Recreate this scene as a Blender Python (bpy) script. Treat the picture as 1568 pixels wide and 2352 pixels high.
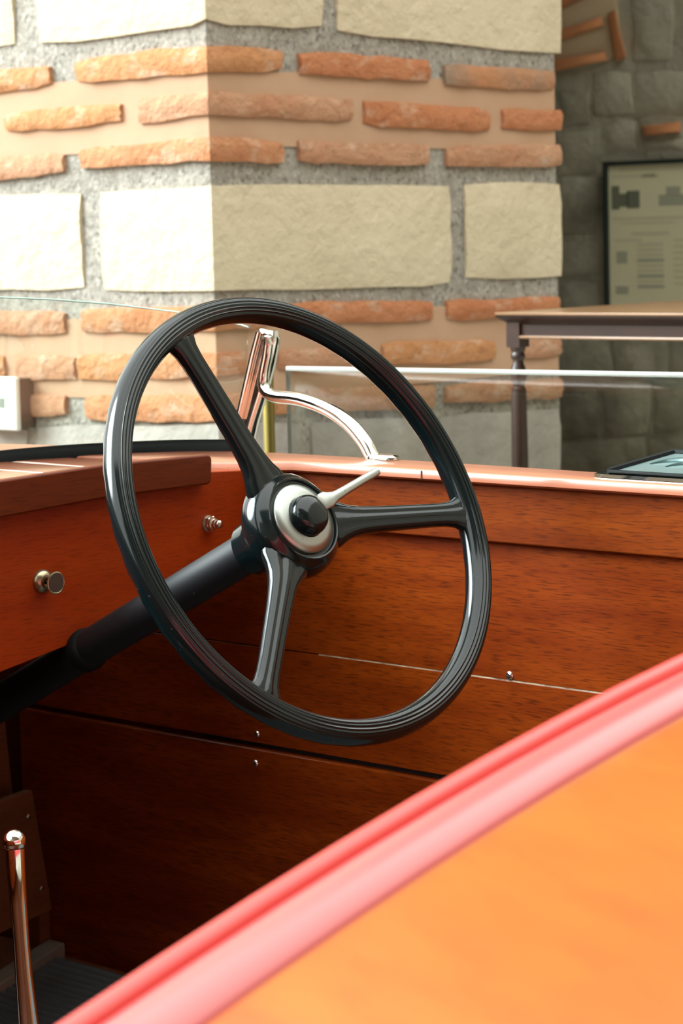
import bpy, math, random
from math import sin, cos, tan, atan, radians, pi, sqrt
from mathutils import Vector, Matrix, noise

random.seed(7)
for o in list(bpy.data.objects):
    bpy.data.objects.remove(o)
scene = bpy.context.scene
COL = scene.collection

# ------------------------------------------------------------------ camera
FP, CX, CY = 5553.0, 784.0, 1176.0           # 85 mm lens on a 24x36 upright frame
PITCH, ROLL = atan(642 / FP), atan(.0262)
CAM = Vector((0, 0, 1.05))
_r = Vector((1, 0, 0)); _u = Vector((0, sin(PITCH), cos(PITCH)))
CR = _r * cos(ROLL) - _u * sin(ROLL)
CU = _r * sin(ROLL) + _u * cos(ROLL)
CB = Vector((0, -cos(PITCH), sin(PITCH)))
cam = bpy.data.cameras.new('camera')
cam.sensor_fit = 'VERTICAL'; cam.sensor_height = 36; cam.sensor_width = 24; cam.lens = 85
cam.clip_start = .02
cam.dof.use_dof = True; cam.dof.focus_distance = 1.98; cam.dof.aperture_fstop = 17
co = bpy.data.objects.new('camera', cam); COL.objects.link(co)
m = Matrix.Identity(4)
for i in range(3):
    m[i][0], m[i][1], m[i][2], m[i][3] = CR[i], CU[i], CB[i], CAM[i]
co.matrix_world = m
scene.camera = co

# ------------------------------------------------------------------ light
SKY = 3.9
SUN = 10.0
SUN_DIR = Vector((-.95, .06, .62)).normalized()      # towards the sun
w = bpy.data.worlds.new('overcast_sky'); scene.world = w; w.use_nodes = True
nt = w.node_tree; nt.nodes.clear()
tc = nt.nodes.new('ShaderNodeTexCoord'); sx = nt.nodes.new('ShaderNodeSeparateXYZ')
mr = nt.nodes.new('ShaderNodeMapRange'); mr.inputs['From Min'].default_value = -.1
mr.inputs['To Min'].default_value = .8; mr.inputs['To Max'].default_value = 1.15
mu = nt.nodes.new('ShaderNodeMath'); mu.operation = 'MULTIPLY'; mu.inputs[1].default_value = SKY
bg = nt.nodes.new('ShaderNodeBackground'); bg.inputs[0].default_value = (.97, 1, .95, 1)
wo = nt.nodes.new('ShaderNodeOutputWorld')
L = nt.links.new
L(tc.outputs['Generated'], sx.inputs[0]); L(sx.outputs[2], mr.inputs[0]); L(mr.outputs[0], mu.inputs[0])
L(mu.outputs[0], bg.inputs[1]); L(bg.outputs[0], wo.inputs[0])
sl = bpy.data.lights.new('sun', 'SUN'); sl.energy = SUN; sl.angle = radians(40); sl.color = (.86, .97, 1.0)
so = bpy.data.objects.new('sun', sl); COL.objects.link(so)
so.rotation_euler = SUN_DIR.to_track_quat('Z', 'Y').to_euler(); so.location = SUN_DIR * 12
vs = scene.view_settings
vs.view_transform = 'Standard'; vs.look = 'None'; vs.exposure = -.28; vs.gamma = 1; vs.use_curve_mapping = False

# ------------------------------------------------------------------ geometry helpers
def P(x, y, D):
    return CAM + (CR * ((x - CX) / FP) - CU * ((y - CY) / FP) - CB) * D
def hit(x, y, pt, n):
    d = P(x, y, 1) - CAM
    return CAM + d * ((pt - CAM).dot(n) / d.dot(n))
def proj(q):
    v = q - CAM; D = -v.dot(CB)
    return CX + FP * v.dot(CR) / D, CY - FP * v.dot(CU) / D
UP = Vector((0, 0, 1))

class MB:
    def __init__(s): s.v = []; s.f = []; s.mi = []; s.cur = 0
    def add(s, vs, fs):
        b = len(s.v); s.v += [Vector(a) for a in vs]
        for f in fs: s.f.append([b + i for i in f]); s.mi.append(s.cur)
        return s
    def box(s, c, ex, ey, ez):                   # centre and three half vectors
        vs = [c + ex * a + ey * b + ez * d for a in (-1, 1) for b in (-1, 1) for d in (-1, 1)]
        return s.add(vs, [(0, 1, 3, 2), (4, 6, 7, 5), (0, 4, 5, 1), (2, 3, 7, 6), (0, 2, 6, 4), (1, 5, 7, 3)])
    def prism(s, pts, off):                      # polygon extruded by a vector
        n = len(pts)
        fs = [list(range(n)), list(range(2 * n - 1, n - 1, -1))]
        fs += [(i, i + n, (i + 1) % n + n, (i + 1) % n) for i in range(n)]
        return s.add(list(pts) + [p + off for p in pts], fs)
    def rings(s, rs, cap=True, closed=False):
        n = len(rs[0]); vs = [p for r in rs for p in r]; fs = []
        k = len(rs)
        for i in range(k if closed else k - 1):
            for j in range(n):
                fs.append((i * n + j, i * n + (j + 1) % n, ((i + 1) % k) * n + (j + 1) % n, ((i + 1) % k) * n + j))
        if cap and not closed:
            fs.append(list(range(n - 1, -1, -1))); fs.append([(k - 1) * n + j for j in range(n)])
        return s.add(vs, fs)
    def strips(s, rows):                         # open grid of points
        n = len(rows[0]); vs = [p for r in rows for p in r]
        return s.add(vs, [(i * n + j, i * n + j + 1, (i + 1) * n + j + 1, (i + 1) * n + j)
                          for i in range(len(rows) - 1) for j in range(n - 1)])
    def lathe(s, prof, o, ax, seg=40, a0=None):
        ax = ax.normalized(); a = a0 or ax.cross(UP if abs(ax.z) < .9 else Vector((1, 0, 0))).normalized(); b = ax.cross(a)
        rs = [[o + ax * h + (a * cos(t) + b * sin(t)) * max(r, 1e-5) for t in [2 * pi * i / seg for i in range(seg)]] for r, h in prof]
        return s.rings(rs)
    def loft(s, secs, seg=20, e=2.0, shape=None):    # secs: (centre, half vector a, half vector b)
        rs = []
        for c, a, b in secs:
            if shape: rs.append([c + a * p + b * q for p, q in shape])
            else:
                r = []
                for i in range(seg):
                    t = 2 * pi * i / seg; x, y = cos(t), sin(t)
                    r.append(c + a * math.copysign(abs(x) ** (2 / e), x) + b * math.copysign(abs(y) ** (2 / e), y))
                rs.append(r)
        return s.rings(rs)
    def tube(s, pts, r, seg=12, up=UP):
        secs = []
        for i, p in enumerate(pts):
            d = (pts[min(i + 1, len(pts) - 1)] - pts[max(i - 1, 0)]).normalized()
            a = d.cross(up).normalized(); b = d.cross(a)
            k = r[i] if isinstance(r, (list, tuple)) else r
            secs.append((p, a * k, b * k))
        return s.loft(secs, seg)
    def build(s, name, mat, parent=None, smooth=35, bevel=0, root=None, seg=2):
        o0 = ROOT.get(parent.name, parent.location) if parent else (Vector((0, 0, 0)) if root is None else root)
        me = bpy.data.meshes.new(name)
        me.from_pydata([tuple(v - o0) for v in s.v], [], s.f)
        mats = mat if isinstance(mat, (list, tuple)) else [mat]
        for q in mats: me.materials.append(q)
        for p_, k in zip(me.polygons, s.mi): p_.material_index = k
        import bmesh
        bm = bmesh.new(); bm.from_mesh(me); bmesh.ops.recalc_face_normals(bm, faces=bm.faces); bm.to_mesh(me); bm.free()
        if smooth:
            me.polygons.foreach_set('use_smooth', [True] * len(me.polygons))
            me.set_sharp_from_angle(angle=radians(smooth))
        o = bpy.data.objects.new(name, me); COL.objects.link(o)
        if parent: o.parent = parent; ROOT[o.name] = o0
        elif root is not None: o.location = root
        if bevel:
            b = o.modifiers.new('bevel', 'BEVEL'); b.width = bevel; b.segments = seg; b.limit_method = 'ANGLE'
            b.angle_limit = radians(40)
        return o
ROOT = {}
def empty(name, loc, label, cat, group=None):
    o = bpy.data.objects.new(name, None); o.location = loc; o.empty_display_size = .05; COL.objects.link(o)
    o['label'] = label; o['category'] = cat
    if group: o['group'] = group
    ROOT[o.name] = Vector(loc)
    return o
def catmull(pts, n=8):
    out = []
    for i in range(len(pts) - 1):
        p0, p1, p2, p3 = pts[max(i - 1, 0)], pts[i], pts[i + 1], pts[min(i + 2, len(pts) - 1)]
        for k in range(n):
            t = k / n
            out.append(.5 * ((2 * p1) + (p2 - p0) * t + (2 * p0 - 5 * p1 + 4 * p2 - p3) * t * t + (3 * p1 - p0 - 3 * p2 + p3) * t ** 3))
    out.append(pts[-1]); return out

# ------------------------------------------------------------------ materials
def mat(name, col, rough=.5, metal=0, spec=.5, coat=0, coat_rough=.05, var=None, nscale=(8, 8, 8), rotz=0, detail=4,
        bump=0, bscale=60, bdist=.002, layers=(), rough_var=0):
    M_ = bpy.data.materials.new(name); M_.use_nodes = True
    nt = M_.node_tree; b = nt.nodes['Principled BSDF']; N = nt.nodes.new; Lk = nt.links.new
    b.inputs['Base Color'].default_value = (*col, 1)
    b.inputs['Roughness'].default_value = rough; b.inputs['Metallic'].default_value = metal
    b.inputs['Specular IOR Level'].default_value = spec
    b.inputs['Coat Weight'].default_value = coat; b.inputs['Coat Roughness'].default_value = coat_rough
    tc = N('ShaderNodeTexCoord')
    r1 = N('ShaderNodeMapping'); r1.inputs['Rotation'].default_value = (0, 0, rotz); Lk(tc.outputs['Object'], r1.inputs[0])
    def noise_node(sc, det=4, rgh=.55):
        mp = N('ShaderNodeMapping'); mp.inputs['Scale'].default_value = sc; Lk(r1.outputs[0], mp.inputs[0])
        n = N('ShaderNodeTexNoise'); n.inputs['Scale'].default_value = 1; n.inputs['Detail'].default_value = det
        n.inputs['Roughness'].default_value = rgh; Lk(mp.outputs[0], n.inputs['Vector']); return n.outputs['Fac']
    cur = None
    if var:
        rp = N('ShaderNodeValToRGB'); rp.color_ramp.elements[0].position = .3; rp.color_ramp.elements[1].position = .7
        rp.color_ramp.elements[0].color = (*col, 1); rp.color_ramp.elements[1].color = (*var, 1)
        Lk(noise_node(nscale, detail), rp.inputs[0]); cur = rp.outputs[0]
    for (c, sc, lo, hi, amt) in layers:          # further colour layers over the base
        mr = N('ShaderNodeMapRange'); mr.inputs['From Min'].default_value = lo; mr.inputs['From Max'].default_value = hi
        mr.inputs['To Max'].default_value = amt
        Lk(noise_node(sc, 5), mr.inputs[0])
        mx = N('ShaderNodeMix'); mx.data_type = 'RGBA'; Lk(mr.outputs[0], mx.inputs[0])
        if cur: Lk(cur, mx.inputs[6])
        else: mx.inputs[6].default_value = (*col, 1)
        mx.inputs[7].default_value = (*c, 1); cur = mx.outputs[2]
    if cur: Lk(cur, b.inputs['Base Color'])
    if bump:
        bp = N('ShaderNodeBump'); bp.inputs['Strength'].default_value = bump; bp.inputs['Distance'].default_value = bdist
        sc = bscale if isinstance(bscale, tuple) else (bscale,) * 3
        Lk(noise_node(sc, 6, .65), bp.inputs['Height']); Lk(bp.outputs[0], b.inputs['Normal'])
    return M_

def pane(name, tint=(.93, .97, .95), refl=1.0, rough=0):
    M_ = bpy.data.materials.new(name); M_.use_nodes = True
    nt = M_.node_tree; nt.nodes.clear(); N = nt.nodes.new; Lk = nt.links.new
    t = N('ShaderNodeBsdfTransparent'); t.inputs[0].default_value = (*tint, 1)
    g = N('ShaderNodeBsdfGlossy'); g.inputs['Roughness'].default_value = rough
    fr = N('ShaderNodeFresnel'); fr.inputs['IOR'].default_value = 1.45
    ml = N('ShaderNodeMath'); ml.operation = 'MULTIPLY'; ml.inputs[1].default_value = refl
    mx = N('ShaderNodeMixShader'); o = N('ShaderNodeOutputMaterial')
    Lk(fr.outputs[0], ml.inputs[0]); Lk(ml.outputs[0], mx.inputs[0])
    Lk(t.outputs[0], mx.inputs[1]); Lk(g.outputs[0], mx.inputs[2]); Lk(mx.outputs[0], o.inputs[0])
    return M_

TH = radians(43)
T = Vector((sin(TH), cos(TH), 0)); F = Vector((-cos(TH), sin(TH), 0))     # across (to the far side) and forward (to the bow)
ROT_F = -math.atan2(F.y, F.x); ROT_T = -math.atan2(T.y, T.x)

def wood(name, dark, light, rotz, pore=.5, rough=.36, coat=.22, coat_rough=.09, g=1.0, pores=(.02, .003, .0005)):
    return mat(name, dark, rough, spec=.25, var=light, nscale=(5 * g, 38 * g, 38 * g), rotz=rotz, detail=6, coat=coat, coat_rough=coat_rough,
               layers=[(pores, (48 * g, 700 * g, 700 * g), .50, .64, pore), (dark, (3, 9, 9), .45, .75, .5)],
               bump=.12, bscale=(25, 420, 420), bdist=.0006)

M = {}
M['plank'] = wood('varnished_mahogany_plank', (.145, .018, .0008), (.29, .052, .003), ROT_F, .62)
M['clamp'] = wood('varnished_mahogany_rail', (.125, .017, .0006), (.245, .047, .002), ROT_F, .6)
M['gunwale'] = wood('varnished_gunwale', (.40, .13, .07), (.50, .18, .10), ROT_F, .15, rough=.35, coat=.8, coat_rough=.2)  # pale pink of its reflections put into the wood colour
M['dash'] = wood('varnished_dashboard', (.27, .025, .0005), (.34, .040, .001), ROT_T, .35, coat=.08, rough=.45)
M['cap'] = wood('varnished_dash_cap', (.105, .015, .001), (.145, .022, .002), ROT_T, .35, coat=.08, rough=.45)
M['deck'] = wood('varnished_deck_plank', (.36, .10, .05), (.46, .14, .07), ROT_F, .2, rough=.3, coat=.8)
M['rear'] = mat('orange_varnished_rear_deck', (.33, .068, .0015), .4, spec=.25, var=(.37, .098, .004), nscale=(6, 22, 22), rotz=ROT_F + .35,
                coat=.18, coat_rough=.15, layers=[((.38, .062, .002), (14, 30, 30), .5, .7, .7)])
M['hull'] = wood('hull_planking', (.06, .013, .002), (.09, .02, .003), ROT_F)
M['brown'] = wood('brown_kick_panel', (.13, .042, .014), (.17, .06, .02), ROT_T, .3, coat=.1, rough=.6)
M['seam'] = mat('white_seam_caulk', (.85, .80, .68), .6)
M['line'] = mat('pale_seam_glint', (.75, .66, .45), .4, var=(.09, .015, .001), nscale=(45, 5, 5), rotz=ROT_F)  # broken pale glints along the plank seam, painted as colour
M['black'] = mat('black_glossy_plastic', (.003, .008, .009), .13, coat=0, spec=.46, coat_rough=.06, bump=.05, bscale=90, bdist=.0006,
                 layers=[((.10, .11, .10), (320, 320, 320), .70, .76, .8)])
M['column'] = mat('black_painted_steel', (.006, .007, .009), .5, spec=.3, layers=[((.4, .38, .34), (260, 260, 260), .74, .78, .8)], bump=.05, bscale=60)
M['rubber'] = mat('black_rubber', (.006, .008, .008), .55, spec=.12)
M['mat'] = mat('black_ribbed_rubber', (.085, .105, .11), .5)
M['chrome'] = mat('polished_chrome', (.86, .84, .79), .07, 1)
M['satin'] = mat('satin_aluminium', (.42, .44, .41), .34, 1, layers=[((.12, .1, .08), (300, 300, 300), .68, .74, .8)])
M['brass'] = mat('aged_brass', (.42, .36, .24), .28, 1)
M['darkbrass'] = mat('dark_knob_face', (.055, .036, .026), .5)
M['nickel'] = mat('dull_nickel', (.62, .55, .48), .22, 1)
M['screwdark'] = mat('screw_recess', (.02, .02, .02), .6)
M['red'] = mat('red_vinyl', (.56, .065, .062), .42, coat=.8, coat_rough=.25, bump=.05, bscale=200, bdist=.0005)
M['redpipe'] = mat('red_piping', (.62, .050, .040), .4, coat=.3, coat_rough=.2)
M['glass'] = pane('clear_glass', (.95, .975, .955), 1.0)
M['glassedge'] = mat('glass_edge', (.42, .70, .60), .15, coat=1)
M['acryl'] = pane('acrylic_sheet', (.90, .92, .89), 1.0, .02)
M['acryledge'] = mat('acrylic_edge', (.85, .90, .84), .2)
M['acrylside'] = pane('acrylic_cut_edge', (.97, .99, .95), 3.0, .3)
M['brasspost'] = mat('brass_post', (.26, .21, .06), .35, 1)
M['stone'] = mat('cream_limestone', (.58, .49, .335), .9, var=(.66, .565, .40), nscale=(6, 6, 6), bump=.8, bscale=28, bdist=.012)
M['greystone'] = mat('grey_rubble_stone', (.33, .30, .27), .95, var=(.43, .385, .345), nscale=(9, 9, 9), bump=.7, bscale=26, bdist=.012)
M['mortar'] = mat('grey_grit_mortar', (.30, .275, .235), .97, var=(.42, .385, .33), nscale=(30, 30, 30), bump=1, bscale=70, bdist=.008,
                  layers=[((.11, .10, .085), (95, 95, 95), .53, .66, .75), ((.62, .58, .51), (120, 120, 120), .56, .68, .65)])
M['band'] = mat('smooth_tan_mortar', (.45, .275, .17), .9, var=(.51, .325, .21), nscale=(5, 5, 9), bump=.25, bscale=30, bdist=.004)
BR = []
for i, (a, b_) in enumerate([((.52, .20, .085), (.62, .30, .15)), ((.50, .175, .07), (.58, .24, .11)), ((.50, .23, .12), (.58, .32, .19)),
                            ((.54, .235, .09), (.62, .29, .13))]):
    BR.append(mat('terracotta_brick', a, .95, var=b_, nscale=(11, 11, 14), bump=.9, bscale=42, bdist=.02,
                  layers=[((.66, .46, .33), (17, 17, 30), .55, .72, .75), ((.22, .10, .05), (60, 60, 60), .66, .78, .5)]))
M['sootbrick'] = mat('sooty_brick', (.25, .20, .15), .95, var=(.50, .22, .10), nscale=(9, 9, 5), bump=.9, bscale=42, bdist=.01)
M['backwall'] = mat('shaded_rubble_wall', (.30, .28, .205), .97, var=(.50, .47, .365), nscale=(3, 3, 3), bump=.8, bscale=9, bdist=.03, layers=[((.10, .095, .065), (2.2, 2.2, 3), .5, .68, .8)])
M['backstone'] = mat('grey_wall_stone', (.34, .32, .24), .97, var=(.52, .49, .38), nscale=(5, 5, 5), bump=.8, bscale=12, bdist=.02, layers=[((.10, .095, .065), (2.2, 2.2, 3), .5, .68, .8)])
M['archmortar'] = mat('arch_mortar', (.52, .40, .24), .95, var=(.60, .47, .30), nscale=(5, 5, 5))
M['backbrick'] = mat('shaded_brick', (.55, .22, .09), .95, var=(.62, .27, .12), nscale=(6, 6, 6))
M['floor'] = mat('hall_stone_floor', (.36, .33, .28), .6, var=(.44, .41, .35), nscale=(2, 2, 2))
M['hall'] = mat('courtyard_plaster', (.20, .17, .13), .95, var=(.24, .20, .16), nscale=(1, 1, 1))
M['ceil'] = mat('arcade_ceiling', (.28, .24, .19), .95, var=(.34, .30, .24), nscale=(2, 2, 2))
M['tablewood'] = mat('dark_walnut', (.022, .010, .007), .4, var=(.045, .018, .011), nscale=(6, 30, 30), rotz=ROT_F, coat=.3, coat_rough=.15)
M['tabletop'] = mat('polished_walnut_top', (.20, .10, .045), .35, var=(.30, .16, .07), nscale=(5, 40, 40), rotz=ROT_F, coat=.7, coat_rough=.2)
M['frame'] = mat('black_picture_frame', (.012, .022, .02), .5)
M['sheet'] = mat('yellowed_poster_paper', (.72, .68, .45), .7, var=(.76, .73, .50), nscale=(3, 3, 3))
M['ink'] = mat('grey_poster_print', (.16, .17, .12), .8)
M['ink2'] = mat('faint_poster_print', (.62, .59, .40), .8)
M['ink3'] = mat('mid_poster_print', (.40, .41, .30), .8)
M['plastic'] = mat('white_plastic', (.82, .80, .74), .5)
M['brownbox'] = mat('brown_shaded_box_side', (.12, .08, .055), .7)  # brown backing, darkened in colour for the shaded side of the box
M['screen'] = mat('grey_display', (.22, .28, .24), .3)
M['greybatten'] = mat('lit_grey_batten', (.17, .15, .12), .8, var=(.24, .2, .16), nscale=(20, 20, 20))  # greyish tone of lit floor timber put into the colour
M['lensdark'] = mat('dark_cast_relief', (.12, .19, .19), .25, .7)
M['lens'] = mat('teal_grey_cast_metal', (.30, .42, .41), .3, .6, coat=.4, bump=.3, bscale=40, bdist=.002)

# ------------------------------------------------------------------ setting: floor, pillar, back wall, ceiling
def structure(o): o['kind'] = 'structure'; return o
structure(MB().box(Vector((0, 4, -.05)), Vector((9, 0, 0)), Vector((0, 9, 0)), UP * .05).build('floor', M['floor']))

def hall(name, c, hx, hy, z1):
    return structure(MB().box(Vector((c[0], c[1], z1 / 2)), Vector((hx, 0, 0)), Vector((0, hy, 0)), UP * (z1 / 2)).build(name, M['hall']))
hall('wall_right_unseen', (4.2, .5), .15, 4.5, 4.4)           # unseen courtyard walls added to shape the sky light, lower towards the left
hall('wall_front_unseen', (.2, -3.6), 4.15, .15, 4.4)
structure(MB().box(Vector((1.2, -2.1, 4.45)), Vector((3.1, 0, 0)), Vector((0, 1.6, 0)), UP * .08).build('ceiling', M['ceil']))   # unseen roof added over the viewer to cut the sky light
hall('wall_left_unseen', (-4.0, 1.0), .15, 4.45, 1.6)  # unseen, its height set for the light from the left
K = P(483, 400, 4.0); K.z = 0
UR = Vector((.678, .735, 0)).normalized(); UL = Vector((-UR.y, UR.x, 0))
NL, NR = -UR, -UL                                   # outward normals of left and right faces
def wall_sz(x, y):
    if x < 478 + (y - 105) * .0142: h = hit(x, y, K, NL); return -(h - K).dot(UL), h.z
    h = hit(x, y, K, NR); return (h - K).dot(UR), h.z
def wp(s, z, d=0):
    if abs(s) < 1e-6: return K + NL * d + NR * d + UP * z
    return (K + UL * (-s) + NL * d if s < 0 else K + UR * s + NR * d) + UP * z
S_END = wall_sz(1276, 400)[0]
pil = MB().prism([K, K + UR * S_END, K + UR * S_END + UL * 1.6, K + UL * 1.6], UP * 3.4)
pillar = structure(pil.build('wall_pillar', M['mortar']))
pillar['label'] = 'square pillar of cream stone blocks and terracotta brick courses'

def piece(name, cols, material, front=.013, amp=.0022, rnd=.0035, step=.045, ny=4, raw=False, back=-.03):
    """a rough block on the pillar: cols = (px, ytop, ybottom) across it, the corner column included when it turns"""
    q = list(cols) if raw else []
    for x, yt, yb in ([] if raw else cols):
        s, zt = wall_sz(x, yt); s2, zb = wall_sz(x, yb); q.append(((s + s2) / 2, zt, zb))
    if q[0][0] < 0 < q[-1][0]:
        for i in range(len(q) - 1):
            if q[i][0] < 0 <= q[i + 1][0]:
                if q[i + 1][0] < .02: q[i + 1] = (0, *q[i + 1][1:])
                elif q[i][0] > -.02: q[i] = (0, *q[i][1:])
                else:
                    k = -q[i][0] / (q[i + 1][0] - q[i][0])
                    q.insert(i + 1, (0, q[i][1] + k * (q[i + 1][1] - q[i][1]), q[i][2] + k * (q[i + 1][2] - q[i][2])))
                break
    fine = []
    for a, b in zip(q, q[1:]):
        n = max(1, round((b[0] - a[0]) / step))
        for i in range(n):
            t = i / n; fine.append(tuple(a[k] + (b[k] - a[k]) * t for k in range(3)))
    fine.append(q[-1])
    rows = []
    n = len(fine)
    for j, (s, zt, zb) in enumerate(fine):
        end = j in (0, n - 1)
        jt, jb = random.uniform(-1, 1) * amp, random.uniform(-1, 1) * amp
        zt += jt - (rnd * .8 if end else 0); zb += jb + (rnd * .8 if end else 0)
        ring = [wp(s, zb, back)]
        for i in range(ny + 1):
            v = i / ny; z = zb + (zt - zb) * v
            d = front + random.uniform(-1, 1) * amp * .8
            if i in (0, ny): d -= rnd
            if end: d -= rnd * .8
            ring.append(wp(s if not end else s + random.uniform(-1, 1) * amp, z, d))
        ring.append(wp(s, zt, back))
        rows.append(ring)
    m_ = MB().rings(rows)
    return m_.build(name, material, pillar, smooth=50)

def brick(cols, k=None, **kw):
    return piece('brick', cols, BR[random.randrange(4)] if k is None else (M['sootbrick'] if k == 9 else BR[k]), **kw)
# course under the top stones
brick([(-90, 176, 236), (0, 160, 217), (122, 149, 194)], 3)
brick([(182, 140, 192), (330, 117, 180), (478, 105, 166), (640, 111, 165)], 3)
brick([(683, 118, 172), (978, 137, 188)], 1)
brick([(1014, 148, 196), (1265, 162, 210)], 9)
brick([(20, 262, 307), (285, 234, 279)], 3)
brick([(328, 224, 285), (480, 213, 263), (802, 226, 281)], 2)
brick([(829, 230, 288), (1116, 250, 305)], 1)
brick([(1147, 251, 296), (1283, 252, 303)], 1)
brick([(-90, 372, 424), (153, 349, 396)], 2)
brick([(193, 343, 391), (481, 315, 368), (644, 324, 377)], 0)
brick([(680, 322, 375), (976, 335, 381)], 2)
brick([(1020, 338, 384), (1281, 331, 382)], 2)
# courses below the middle stones
brick([(-90, 712, 765), (156, 714, 767)], 2)
brick([(197, 709, 765), (485, 702, 758), (610, 697, 752)], 0)
brick([(660, 694, 745), (985, 688, 737)], 1)
brick([(1020, 690, 737), (1276, 680, 722)], 1)
brick([(-90, 812, 868), (17, 813, 866)], 3)
brick([(46, 814, 872), (180, 816, 872)], 2)
brick([(187, 814, 872), (325, 813, 872)], 3)
brick([(338, 813, 871), (487, 808, 862), (572, 806, 856)], 0)
brick([(632, 803, 851), (836, 796, 846)], 2)
brick([(872, 786, 838), (1130, 780, 830)], 3)
brick([(1172, 778, 826), (1280, 772, 820)], 2)
brick([(-90, 905, 957), (20, 906, 957)], 3)
brick([(56, 907, 957), (157, 906, 956)], 2)
brick([(205, 908, 968), (488, 904, 966), (570, 901, 958)], 0)
brick([(628, 902, 957), (662, 900, 952)], 3)
brick([(700, 894, 945), (992, 884, 938)], 2)
brick([(1018, 882, 928), (1284, 868, 914)], 2)
# cream stones
ST = dict(front=.010, amp=.002, rnd=.004, step=.09, ny=5)
piece('stone', [(-260, -180, 132), (32, -180, 104)], M['stone'], **ST)
piece('stone', [(90, -180, 104), (440, -200, 62), (472, -205, 42), (515, -200, 56), (733, -200, 66)], M['stone'], **ST)
piece('stone', [(768, -200, 76), (1282, -190, 126)], M['stone'], **ST)
piece('stone', [(-260, 456, 668), (192, 443, 666)], M['stone'], **ST)
piece('stone', [(238, 441, 668), (485, 427, 668), (760, 425, 664), (1030, 424, 654)], M['stone'], **ST)
piece('stone', [(1064, 421, 641), (1284, 419, 636)], M['stone'], **ST)
# grey stones at the foot of the visible part
for cols in ([(-260, 985, 1230), (70, 982, 1225)], [(95, 978, 1225), (488, 974, 1215), (690, 970, 1200)], [(715, 968, 1200), (985, 958, 1180)],
             [(1010, 955, 1178), (1280, 935, 1140)]):
    piece('stone', cols, M['greystone'], **ST)
# the same courses go on beside and above the frame
def zrow(x, yt, yb): return wall_sz(x, yt)[1], wall_sz(x, yb)[1]
def course(zt, zb, s0, s1, kind, gap=.045, off=0):
    s = s1 - off
    while s > s0 + .1:
        ln = random.uniform(.20, .30) if kind == 'brick' else random.uniform(.32, .46)
        a = max(s0, s - ln)
        if a < 0 < s and (s < .06 or a > -.06): a = -.12 if a > -.06 else a
        if kind == 'brick': piece('brick', [(a, zt, zb), (s, zt, zb)], BR[random.randrange(4)], raw=True)
        else: piece('stone', [(a, zt, zb), (s, zt, zb)], M['stone'], raw=True, **ST)
        s = a - gap
sl_ = wall_sz(-90, 300)[0] - .05; ss_ = wall_sz(-260, 300)[0] - .05
for r_ in ((-90, 176, 236), (20, 262, 307), (-90, 372, 424), (-90, 712, 765), (-90, 812, 868), (-90, 905, 957)):
    course(*zrow(*r_), -1.46, sl_ if r_[0] < 0 else wall_sz(20, 280)[0] - .05, 'brick')
for r_ in ((-260, -180, 132), (-260, 456, 668)): course(*zrow(*r_), -1.46, ss_, 'stone')
zz = zrow(600, -200, 0)[0] + .05
while zz < 3.0:
    for i in range(3): course(zz + .045, zz, -1.46, S_END, 'brick', off=.03 * i); zz += .085
    course(zz + .225, zz + .02, -1.46, S_END, 'stone'); zz += .285
# smooth tan mortar beds between the brick courses
def band(y0, y1, y0r, y1r):
    for rng in (((-260, y0 + 60, y1 + 40), (483, y0, y1), (1274, y0r, y1r)),):
        z0 = wall_sz(484, y1)[1]; z1 = wall_sz(484, y0)[1]
        rows = []
        for s in (-1.5, -.7, -.3, 0, .3, .6, S_END - .004):
            rows.append([wp(s, z0, -.02), wp(s, z0, .003), wp(s, z1, .003), wp(s, z1, -.02)])
        MB().rings(rows).build('mortar_bed', M['band'], pillar)
band(158, 335, 0, 0)
band(735, 925, 0, 0)

# back wall of the arcade, parallel to the sunny face
BW = P(1475, 400, 6.6); bd = Vector((.79, -.613, 0)).normalized(); bn = Vector((-bd.y, bd.x, 0)); bn = bn if bn.dot(CAM - BW) > 0 else -bn
BW0 = Vector((BW.x, BW.y, 0))
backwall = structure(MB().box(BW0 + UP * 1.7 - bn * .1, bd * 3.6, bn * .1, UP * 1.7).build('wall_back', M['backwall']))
def bw(x, y, d=0): return hit(x, y, BW + bn * d, bn)
def bpiece(name, pts, material, d=.02, rnd=.008):
    c = [bw(x, y, d) for x, y in pts]
    cen = sum(c, Vector()) / len(c)
    outer = [bw(x, y, -.02) for x, y in pts]
    mid = [bw(x, y, d - rnd) for x, y in pts]
    top = [cen + (p - cen) * (1 - min(.35, 1.2 * rnd / max((p - cen).length, 1e-3))) for p in c]
    return MB().rings([outer, mid, top]).build(name, material, backwall, smooth=60)
def jit(pts, a=7): return [(x + random.uniform(-a, a), y + random.uniform(-a, a)) for x, y in pts]
def quad(x0, y0, x1, y1, s=-.06):
    mx, my = (x0 + x1) / 2, (y0 + y1) / 2
    return jit([(x0, y0), (mx, y0 + s * (mx - x0)), (x1, y0 + s * (x1 - x0)), (x1 - 2, my + s * (x1 - x0)), (x1, y1 + s * (x1 - x0)),
                (mx, y1 + s * (mx - x0)), (x0, y1), (x0 + 2, my)])
for q in [(1285, 212, 1352, 290), (1450, -20, 1545, 145), (1365, 172, 1452, 268), (1462, 168, 1580, 268), (1280, 302, 1378, 402), (1288, 412, 1374, 540),
          (1392, 282, 1462, 352), (1575, 20, 1680, 130), (1284, 552, 1372, 640), (1475, 318, 1600, 352), (1288, 652, 1372, 760), (1284, 775, 1400, 880),
          (1412, 770, 1530, 870), (1542, 762, 1680, 860), (1286, 895, 1370, 1010), (1384, 885, 1490, 1000), (1504, 878, 1640, 990), (1290, 1020, 1480, 1120),
          (1494, 1005, 1680, 1110)]:
    bpiece('stone', quad(*q), M['backstone'], d=random.uniform(.002, .006), rnd=.0015)
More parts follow.
